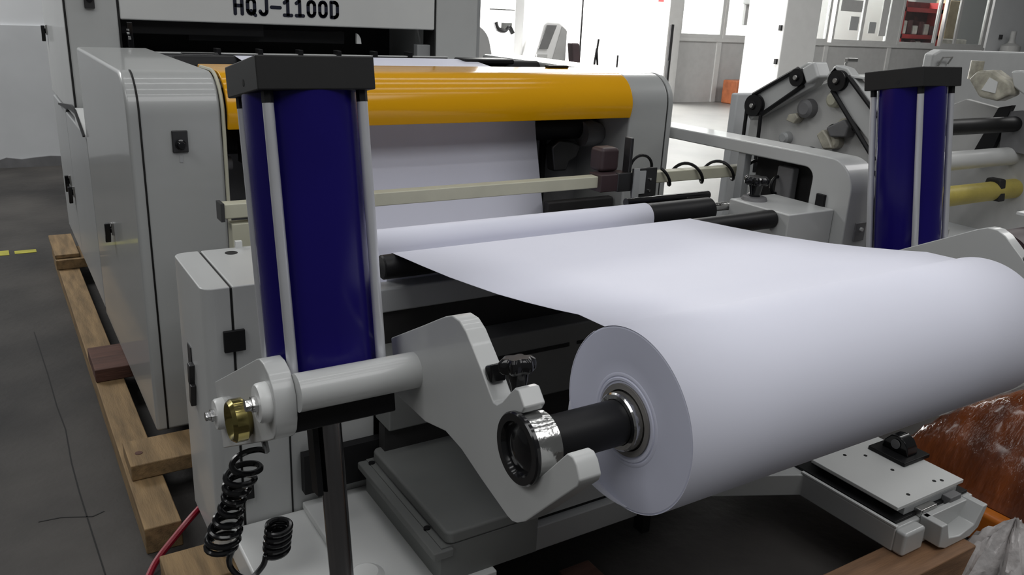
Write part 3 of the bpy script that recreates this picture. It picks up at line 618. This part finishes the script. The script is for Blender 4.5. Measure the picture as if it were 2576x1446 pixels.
# ------------------------------------------------------------------ timber skids
SK = thing('timber_skid', 'rough timber skid under the left side of the machine', 'skid', (0.9, 3.8, 0.0))
def timber(parent, m, x0, x1, y0, y1, z0, z1):
    o = MB().box(x0, x1, y0, y1, z0, z1).build('timber', m, parent, 0.004)
    return o
timber(SK, 'wood', 0.245, 0.35, 2.33, 5.55, 0.0, 0.088)
timber(SK, 'wood', 0.255, 2.6, 2.62, 2.80, 0.089, 0.1445)
timber(SK, 'wood_red', 0.245, 2.6, 3.46, 3.72, 0.089, 0.1445)
timber(SK, 'wood', 0.235, 2.6, 5.12, 5.40, 0.089, 0.1445)
timber(SK, 'wood', 0.235, 0.36, 5.15, 5.62, 0.146, 0.168)
timber(SK, 'wood', 1.45, 1.56, 2.33, 5.55, 0.0, 0.088)
MB().lathe((0.292, 2.70, 0.1440), (0, 0, 1), [(0, 0.013), (0.002, 0.012), (0.002, 0)], 12).build('knot', 'wood_red', SK)
SF = thing('timber_block', 'pale timber block under the front left corner of the stand', 'timber', (0.6, 1.98, 0.0))
timber(SF, 'wood', 0.25, 1.0, 1.94, 2.10, 0.075, 0.1445); timber(SF, 'wood', 0.27, 0.36, 1.95, 2.12, 0.0, 0.074)
box('timber', 'wood_red', SF, 0.90, 1.0, 1.2, 1.93, 0.0, 0.1445, 0.004)
tag(MB().box(1.6, 2.37, 1.03, 1.165, 0.0, 0.143).build('timber_plank', 'wood_brown', None, 0.005), 'brown timber plank under the right foot of the stand', 'plank')
tag(MB().box(1.25, 1.36, 1.10, 1.62, 0.0, 0.06).build('timber_batten', 'wood_red', None, 0.004), 'reddish batten on the dark floor beneath the roll', 'batten')

# floor marks
tag(MB().box(-0.6, 0.02, 5.86, 5.97, 0.0, 0.003).build('floor_tape', 'yellow_tape'), 'short worn yellow tape on the floor at the left edge', 'tape')
tag(MB().box(0.05, 0.17, 5.87, 5.94, 0.0, 0.003).build('floor_tape', 'yellow_tape'), 'short worn yellow tape on the floor by the skid', 'tape')
ck = MB()
def crack(pts, wd):
    for (a, b), (c, d) in zip(pts, pts[1:]):
        A = V(a, b, 0); Bv = V(c, d, 0); L = (Bv - A).length; ax = (Bv - A) / L
        ck.obox(A, ax, V(0, 0, 1).cross(ax), V(0, 0, 1), 0, L, -wd, wd, 0.0002, 0.0012)
crack([(0.07, 4.4), (0.089, 3.852), (0.097, 3.5), (0.109, 3.276), (0.104, 3.0), (0.108, 2.78), (0.118, 2.5), (0.126, 2.288)], 0.0022)
crack([(-0.02, 2.66), (0.04, 2.655), (0.13, 2.615), (0.165, 2.63)], 0.0022)
ckk = ck.build('floor_joint', 'seam', bpy.data.objects['floor'])

# ------------------------------------------------------------------ wrapped bundle on the right
def lump(x0, x1, y0, y1, z0, z1, amp, nx=26, ny=30):
    mb = MB(); g = []
    for i in range(nx + 1):
        row = []
        for j in range(ny + 1):
            u = i / nx; v = j / ny
            e = min(u, 1 - u, v, 1 - v); h = min(1, (e / 0.36)) ; h = math.sin(h * math.pi / 2) ** 0.7
            n = amp * (math.sin(9 * u + 5 * v) * math.sin(7 * v - 2 * u) + 0.5 * math.sin(23 * u + 3) * math.sin(19 * v + 11 * u) + 0.35 * random.uniform(-1, 1))
            row.append(mb.bm.verts.new((x0 + (x1 - x0) * u, y0 + (y1 - y0) * v, z0 + (z1 - z0) * h + n * h)))
        g.append(row)
    for i in range(nx):
        for j in range(ny): mb.bm.faces.new((g[i][j], g[i + 1][j], g[i + 1][j + 1], g[i][j + 1]))
    bt = [g[i][0] for i in range(nx + 1)] + [g[nx][j] for j in range(1, ny + 1)] + [g[i][ny] for i in range(nx - 1, -1, -1)] + [g[0][j] for j in range(ny - 1, 0, -1)]
    mb.bm.faces.new(bt)
    return mb
tag(MB().box(2.60, 3.5, 1.04, 1.42, 0.0, 0.125).build('orange_pad', 'film_orange', None, 0.02), 'orange pad on the floor below the brown wrapped bundle', 'pad')
tag(lump(2.64, 3.75, 0.60, 1.52, 0.128, 0.44, 0.012).build('wrapped_bundle', 'film_brown', None, sharp=70), 'bundle wrapped in shiny brown film at the lower right', 'bundle')
# crumpled clear plastic
random.seed(11)
bg = MB(); g = []
NT, NR = 56, 12
for k in range(NT):
    th = 2 * math.pi * k / NT; row = []
    Rm = 0.135 + 0.045 * math.sin(3 * th + 0.6) + 0.03 * math.sin(7 * th) + 0.015 * random.uniform(-1, 1)
    for j in range(1, NR + 1):
        r = j / NR
        zz = 0.215 * (1 - r) ** 0.75 + r * (0.03 * math.sin(9 * th + 5 * r) + 0.018 * math.sin(17 * th - 7 * r)) + 0.012 * random.uniform(-1, 1)
        row.append(bg.bm.verts.new((2.465 + Rm * r * math.cos(th) * 1.0, 0.985 + Rm * r * math.sin(th) * 0.85, max(0.004, zz + 0.02))))
    g.append(row)
tp = bg.bm.verts.new((2.465, 0.985, 0.235))
for k in range(NT):
    A, Bq = g[k], g[(k + 1) % NT]
    bg.bm.faces.new((tp, A[0], Bq[0]))
    for j in range(NR - 1): bg.bm.faces.new((A[j], A[j + 1], Bq[j + 1], Bq[j]))
tag(bg.build('plastic_bag', 'clear_film', None, solid=0.0008, sharp=50), 'crumpled clear plastic bag beside the wrapped bundle', 'bag')

# ------------------------------------------------------------------ second machine on the right
W = thing('belt_machine', 'pale machine with black pulleys and belts behind the right navy cylinder', 'machine', (4.0, 2.7, 0.0))
PX = 3.22
box('side_plate', 'hood_grey', W, PX + 0.05, PX + 0.09, 2.10, 2.93, 0.0, 1.02, 0.006)
sp2 = [(2.93, 0.98), (2.955, 1.02), (2.955, 1.14), (2.90, 1.23), (2.86, 1.25), (2.62, 1.33), (2.50, 1.37), (2.44, 1.35), (2.22, 1.18), (2.12, 1.02), (2.10, 0.98)]
MB().prism(sp2, PX + 0.05, PX + 0.09).build('side_plate', 'partition_frame', W, 0.006)
def link(p0, p1, h, x0, x1, name, m):
    (a, b), (c, d) = p0, p1; A = V(0, a, b); Bv = V(0, c, d); L = (Bv - A).length; ax = (Bv - A) / L; ay = V(-1, 0, 0); az = ax.cross(ay)
    pts = [(-h, -h * 0.9), (-h * 1.2, 0), (-h, h * 0.9), (L, h), (L + h * 0.9, h * 0.5), (L + h * 0.9, -h * 0.5), (L, -h)]
    mb = MB(); P3 = [A + ax * u + az * v for u, v in pts]
    return mb.prism([(p.y, p.z) for p in P3], x0, x1).build(name, m, W, 0.008)
link((2.875, 1.215), (2.58, 1.392), 0.058, PX - 0.01, PX + 0.045, 'belt_arm', 'paint_stand')
link((2.12, 1.13), (2.43, 1.385), 0.062, PX - 0.01, PX + 0.045, 'belt_arm', 'paint_stand')
MB().obox(V(0, 2.565, 1.40), V(1, 0, 0), V(0, -0.86, 0.51), V(0, -0.51, -0.86), PX - 0.045, PX + 0.05, -0.03, 0.045, -0.035, 0.045).build('arm_block', 'paint_stand', W, 0.012)
MB().obox(V(0, 2.445, 1.41), V(1, 0, 0), V(0, 0.77, 0.64), V(0, -0.64, 0.77), PX - 0.01, PX + 0.05, -0.03, 0.03, -0.03, 0.02).build('arm_block', 'paint_stand', W, 0.01)
def pulley(y, z, r, m='black'):
    o = MB().lathe((PX - 0.012, y, z), (-1, 0, 0), [(0, 0), (0, r), (0.006, r), (0.008, r * 0.9), (0.020, r * 0.9), (0.022, r), (0.028, r), (0.028, r * 0.4), (0.036, r * 0.35), (0.036, 0)], 28).build('pulley', m, W)
    MB().lathe((PX - 0.048, y, z), (-1, 0, 0), [(0, 0.012), (0.004, 0.010), (0.004, 0)], 10).build('bolt', 'steel', o)
pulley(2.868, 1.219, 0.052); pulley(2.632, 1.372, 0.040); pulley(2.415, 1.378, 0.045)
pulley(2.50, 1.02, 0.055)
def belt(pts, name='belt'):
    MB().tube([(PX - 0.022, y, z) for y, z in pts], 0.010, 6).build(name, 'black', W)
belt([(2.89, 1.268), (2.64, 1.412)]); belt([(2.83, 1.175), (2.60, 1.34)])
belt([(2.917, 1.21), (2.915, 0.9)]); belt([(2.825, 1.20), (2.815, 0.9)])
belt([(2.44, 1.335), (2.17, 1.07)]); belt([(2.37, 1.40), (2.19, 1.25)])
belt(smooth([(2.12, 1.12), (2.16, 0.98), (2.25, 0.80), (2.27, 0.62), (2.24, 0.4)], 6), 'cable')
belt(smooth([(2.19, 1.02), (2.22, 0.90), (2.235, 0.70), (2.20, 0.45)], 6), 'cable')
# fittings on the plate
for (y, z, r, m) in ((2.70, 1.085, 0.030, 'paint_side'), (2.69, 1.085, 0.016, 'seam'), (2.60, 1.235, 0.045, 'mid_inside'), (2.38, 1.185, 0.036, 'resin'), (2.42, 1.11, 0.035, 'resin'), (2.33, 1.20, 0.03, 'dark_metal'), (2.46, 1.29, 0.035, 'cream')):
    MB().lathe((PX + 0.05, y, z), (-1, 0, 0), [(0, 0), (0, r), (0.02 + r * 0.4, r * 0.95), (0.03 + r * 0.4, r * 0.6), (0.03 + r * 0.4, 0)], 20).build('fitting', m, W)
MB().prism([(2.64, 1.16), (2.69, 1.17), (2.68, 1.20), (2.64, 1.21), (2.62, 1.19)], PX + 0.0, PX + 0.05).build('fitting', 'resin', W, 0.006)
MB().prism([(2.40, 1.08), (2.45, 1.07), (2.50, 1.13), (2.47, 1.16), (2.43, 1.13)], PX - 0.01, PX + 0.05).build('fitting', 'resin', W, 0.01)
MB().prism([(2.34, 1.14), (2.42, 1.13), (2.45, 1.17), (2.36, 1.22), (2.33, 1.19)], PX - 0.015, PX + 0.05).build('fitting', 'mid_inside', W, 0.01)
box('valve', 'dark_metal', W, PX + 0.0, PX + 0.05, 2.33, 2.47, 1.0, 1.04, 0.008)
MB().cyl((PX + 0.06, 2.46, 1.40), (PX + 0.06, 2.45, 1.47), 0.006, 10).build('wing_screw', 'steel', W)
box('wing_screw', 'steel', W, PX + 0.04, PX + 0.11, 2.43, 2.45, 1.455, 1.475, 0.004)
box('top_plate', 'paint_white', W, PX - 0.01, PX + 0.30, 2.30, 2.42, 1.395, 1.405, 0.002)
# far side plate, rollers between
FX = 4.85
MB().prism([(2.95, 0.0), (2.95, 1.15), (2.78, 1.24), (2.50, 1.20), (2.30, 1.02), (2.05, 0.95), (2.05, 0.0)], FX, FX + 0.05).build('side_plate', 'partition', W, 0.006)
box('side_plate', 'wall_dado', W, PX + 0.10, FX, 3.1, 3.15, 0.0, 1.25, 0.01)
MB().cyl((PX + 0.05, 2.45, 1.142), (5.2, 2.45, 1.142), 0.042, 24).build('roller', 'black', W)
MB().cyl((PX + 0.05, 2.45, 0.965), (5.2, 2.45, 0.965), 0.050, 24).build('roller', 'paint_white', W)
MB().cyl((3.95, 2.60, 1.02), (4.35, 2.60, 1.02), 0.022, 20).build('roller', 'cream', W)
MB().lathe((PX + 0.3, 2.40, 0.79), (1, 0, 0), [(0, 0), (0, 0.05), (0.3, 0.056), (1.0, 0.052), (1.36, 0.055), (1.37, 0.03), (1.37, 0)], 24).build('wrapped_roller', 'yellow_wrap', W)
MB().prism([(2.34, 0.74), (2.46, 0.74), (2.44, 0.86), (2.36, 0.86)], 4.62, 4.68).build('roller_bracket', 'dark_inside', W, 0.01)
link2 = MB().prism([(2.50, 1.42), (2.44, 1.43), (2.30, 1.37), (2.05, 1.10), (2.05, 1.0), (2.15, 1.02), (2.36, 1.28), (2.47, 1.34)], FX - 0.12, FX - 0.04).build('belt_arm', 'paint_stand', W, 0.012)
lk = MB().prism([(2.70, 1.36), (2.66, 1.41), (2.58, 1.42), (2.47, 1.36), (2.45, 1.30), (2.52, 1.26), (2.62, 1.27)], FX - 0.16, FX - 0.05).build('cast_bracket', 'resin', W, 0.015)
MB().prism([(2.61, 1.31), (2.58, 1.38), (2.53, 1.36), (2.53, 1.30)], FX - 0.165, FX - 0.158).build('bracket_eye', 'paint_white', lk)
MB().cyl((FX - 0.1, 2.70, 1.36), (FX - 0.1, 2.70, 1.46), 0.035, 14).build('clamp_screw', 'resin', W)
MB().prism([(2.52, 1.20), (2.42, 1.22), (2.20, 1.06), (2.20, 0.98), (2.50, 1.0)], FX - 0.05, FX - 0.01).build('dark_opening', 'mid_inside', W)
MB().prism([(2.55, 1.22), (2.48, 1.24), (2.53, 1.0), (2.62, 0.88), (2.64, 0.95)], FX - 0.06, FX - 0.02).build('dark_edge', 'black', W)
box('tank', 'wall_dado', W, 3.6, 4.9, 2.2, 2.9, 0.0, 0.52, 0.02)
for x_ in (3.85, 4.05): MB().cyl((x_, 2.3, 0.50), (x_, 2.3, 0.66), 0.035, 14).build('canister', 'cream' if x_ < 4 else 'partition', W)
# grey hood further back right
hd = MB().prism([(7.05, 0.0), (7.05, 1.42), (7.15, 1.458), (12.0, 1.458), (12.0, 0.0)], 4.4, 4.5, 'y').build('machine_hood', 'hood_grey', None, 0.02)
tag(hd, 'large plain grey machine hood at the far right edge', 'machine')
ph = tag(MB().tube([(7.12, 4.39, 1.32), (7.12, 4.36, 1.395), (7.26, 4.36, 1.40), (7.26, 4.39, 1.34)], 0.008, 6).build('hood_handle', 'steel', hd), '', '')
del ph['label']; del ph['category']
# maroon roll in the lower right corner behind the arm
mr = thing('maroon_roll', 'maroon wrapped roll at the right edge behind the arm', 'roll', (3.3, 1.5, 0.7))
MB().lathe((3.05, 1.50, 0.80), (1, 0, 0), [(0, 0), (0, 0.13), (0.6, 0.13), (0.6, 0)], 40).build('roll_body', 'maroon', mr)
box('roll_lid', 'paint_white', mr, 3.30, 3.8, 1.40, 1.60, 0.955, 0.965)

# ------------------------------------------------------------------ far bay things
c = thing('white_casing', 'pale rounded machine casing just right of the tower', 'machine', (4.0, 7.2, 0))
MB().prism([(3.3, 0.0), (3.3, 1.47), (4.0, 1.47)] + arc(3.9, 1.25, 0.22, 80, 10, 8) + [(4.16, 1.12), (4.19, 1.0), (4.19, 0.0)], 7.0, 7.5, 'y').build('casing', 'pillar_paint', c, 0.02)
box('casing_seam', 'partition_frame', c, 3.9, 4.16, 6.992, 7.0, 1.10, 1.108)
k_ = thing('control_console', 'white control console with a tall grey screen in the bright bay', 'console', (6.2, 9.2, 0))
MB().prism([(5.94, 0.0), (5.94, 1.05), (5.96, 1.10), (6.06, 1.46), (6.11, 1.49), (6.30, 1.485), (6.42, 1.41), (6.42, 0.0)], 9.0, 9.5, 'y').build('console_body', 'wall_bright', k_, 0.02)
MB().prism([(6.10, 1.454), (6.25, 1.454), (6.13, 1.166), (5.99, 1.166)], 8.985, 9.0, 'y').build('console_screen', 'screen', k_, 0.003)
MB().prism([(6.33, 1.445), (6.41, 1.39), (6.41, 1.0), (6.20, 1.0)], 8.985, 9.0, 'y').build('console_panel', 'partition', k_, 0.003)
box('keypad', 'partition_frame', k_, 5.97, 6.13, 8.985, 9.0, 1.05, 1.10, 0.002)
ch = thing('red_stool', 'dark red backed stool beside the white console', 'stool', (6.5, 8.9, 0))
MB().prism([(8.95, 0.95), (8.85, 1.02), (8.90, 1.25), (9.02, 1.25)], 6.44, 6.56).build('backrest', 'maroon', ch, 0.02)
box('seat', 'goods_white', ch, 6.44, 6.74, 8.7, 9.0, 0.93, 0.97, 0.01)
for a, b in ((6.46, 8.72), (6.70, 8.72), (6.46, 8.97), (6.70, 8.97)): MB().cyl((a, b, 0), (a + 0.02, b, 0.93), 0.018, 10).build('leg', 'maroon', ch)
ts = thing('tripod_stand', 'thin black tripod standing in the bright bay', 'tripod', (7.0, 9.0, 0))
for dx, dy in ((-0.22, -0.1), (0.10, -0.12), (0.02, 0.2)): MB().cyl((6.99 + dx * 0.9, 9.1 + dy, 0.0), (6.99, 9.1, 1.18), 0.014, 8).build('leg', 'black', ts)
MB().cyl((6.99, 9.1, 1.1), (7.01, 9.1, 1.30), 0.014, 8).build('mast', 'black', ts)
tag(MB().cyl((6.69, 9.05, 0.0), (6.66, 9.05, 3.2), 0.012, 8).build('thin_pole', 'dark_metal'), 'thin dark pole rising in the bright bay', 'pole')
for i, (x_, y_, h_, lab) in enumerate(((7.35, 9.1, 1.10, 'low thin black rod nearest the tripod'), (8.55, 9.4, 1.02, 'short thick black rod in the middle of the bright bay'))):
    tag(MB().cyl((x_, y_, 0.0), (x_ + 0.005, y_, h_), 0.012, 8).build('floor_rod', 'black'), lab, 'rod')
wb = thing('wall_bracket', 'dark jointed bracket on the bright column left of the console', 'bracket', (5.75, 9.3, 1.25))
MB().tube(smooth([(5.52, 9.28, 1.46), (5.56, 9.28, 1.38), (5.66, 9.28, 1.36), (5.72, 9.28, 1.41), (5.78, 9.28, 1.33)], 5), 0.03, 8).build('arm', 'dark_metal', wb)
box('plate', 'steel', wb, 5.60, 5.76, 9.26, 9.30, 1.38, 1.46, 0.01)
struct(MB().box(5.82, 5.95, 9.30, 9.42, 0, 5).build('wall_column', 'wall_bright'), 'narrow white column behind the console')
box('rail', 'steel', bpy.data.objects['wall_column'], 5.45, 5.82, 9.31, 9.33, 1.60, 1.615)
ob = thing('orange_case', 'orange brown case on the floor left of the pillar', 'case', (13.3, 12.4, 0))
box('case_body', 'orange_box', ob, 13.0, 13.62, 12.2, 12.6, 0.0, 0.47, 0.03)
MB().cyl((13.3, 12.2, 0.25), (13.3, 12.17, 0.25), 0.06, 12).build('case_latch', 'tan_card', ob)
lamp = thing('wall_camera', 'grey camera box on the window beside the pillar', 'camera', (13.6, WY - 0.2, 1.6))
box('camera_body', 'partition', lamp, 13.45, 13.72, WY - 0.25, WY - 0.03, 1.95, 2.18, 0.03)
box('camera_arm', 'partition', lamp, 13.50, 13.66, WY - 0.1, WY - 0.03, 1.55, 1.95, 0.01)
tag(MB().box(11.35, 11.42, 12.5, 12.55, 0, 1.5).build('door_edge', 'dark_metal', None, 0.004), 'dark upright door edge next to the grey post', 'door')
gs = tag(MB().lathe((23.2, WY - 0.40, 0.0), (0, 0, 1), [(0, 0), (0, 0.24), (1.35, 0.24), (1.42, 0.1), (1.48, 0.07), (1.72, 0.07), (1.72, 0)], 20).build('gas_bottle', 'partition'), 'grey bottle standing against the far right wall', 'bottle')
tag(MB().box(14.9, 15.1, 16.985, 16.998, 2.0, 2.35).build('wall_notice', 'red_shelf'), 'small red notice high on the bright far wall', 'notice')
PART_LABELS = {'amber_hood': 'glossy amber curved hood', 'lift_cylinder': 'tall navy cylinder barrel', 'cylinder_head': 'square black cylinder head', 'piston_rod': 'polished steel piston rod',
               'brass_cap': 'brass coloured cup', 'motor_cover': 'flat dark grey motor cover', 'wrapped_roller': 'roller wrapped in yellow film', 'sensor_bar': 'long cream square bar',
               'chrome_collar': 'shiny chrome collar', 'slide_plate': 'pale flat slide plate with screw holes', 'name_beam': 'pale beam lettered HQJ-1100D', 'switch_plate': 'dark switch plate with a round knob'}
for o in bpy.data.objects:
    if o.parent is not None:
        b_ = o.name.split('.')[0]
        if b_ in PART_LABELS: o['label'] = PART_LABELS[b_]
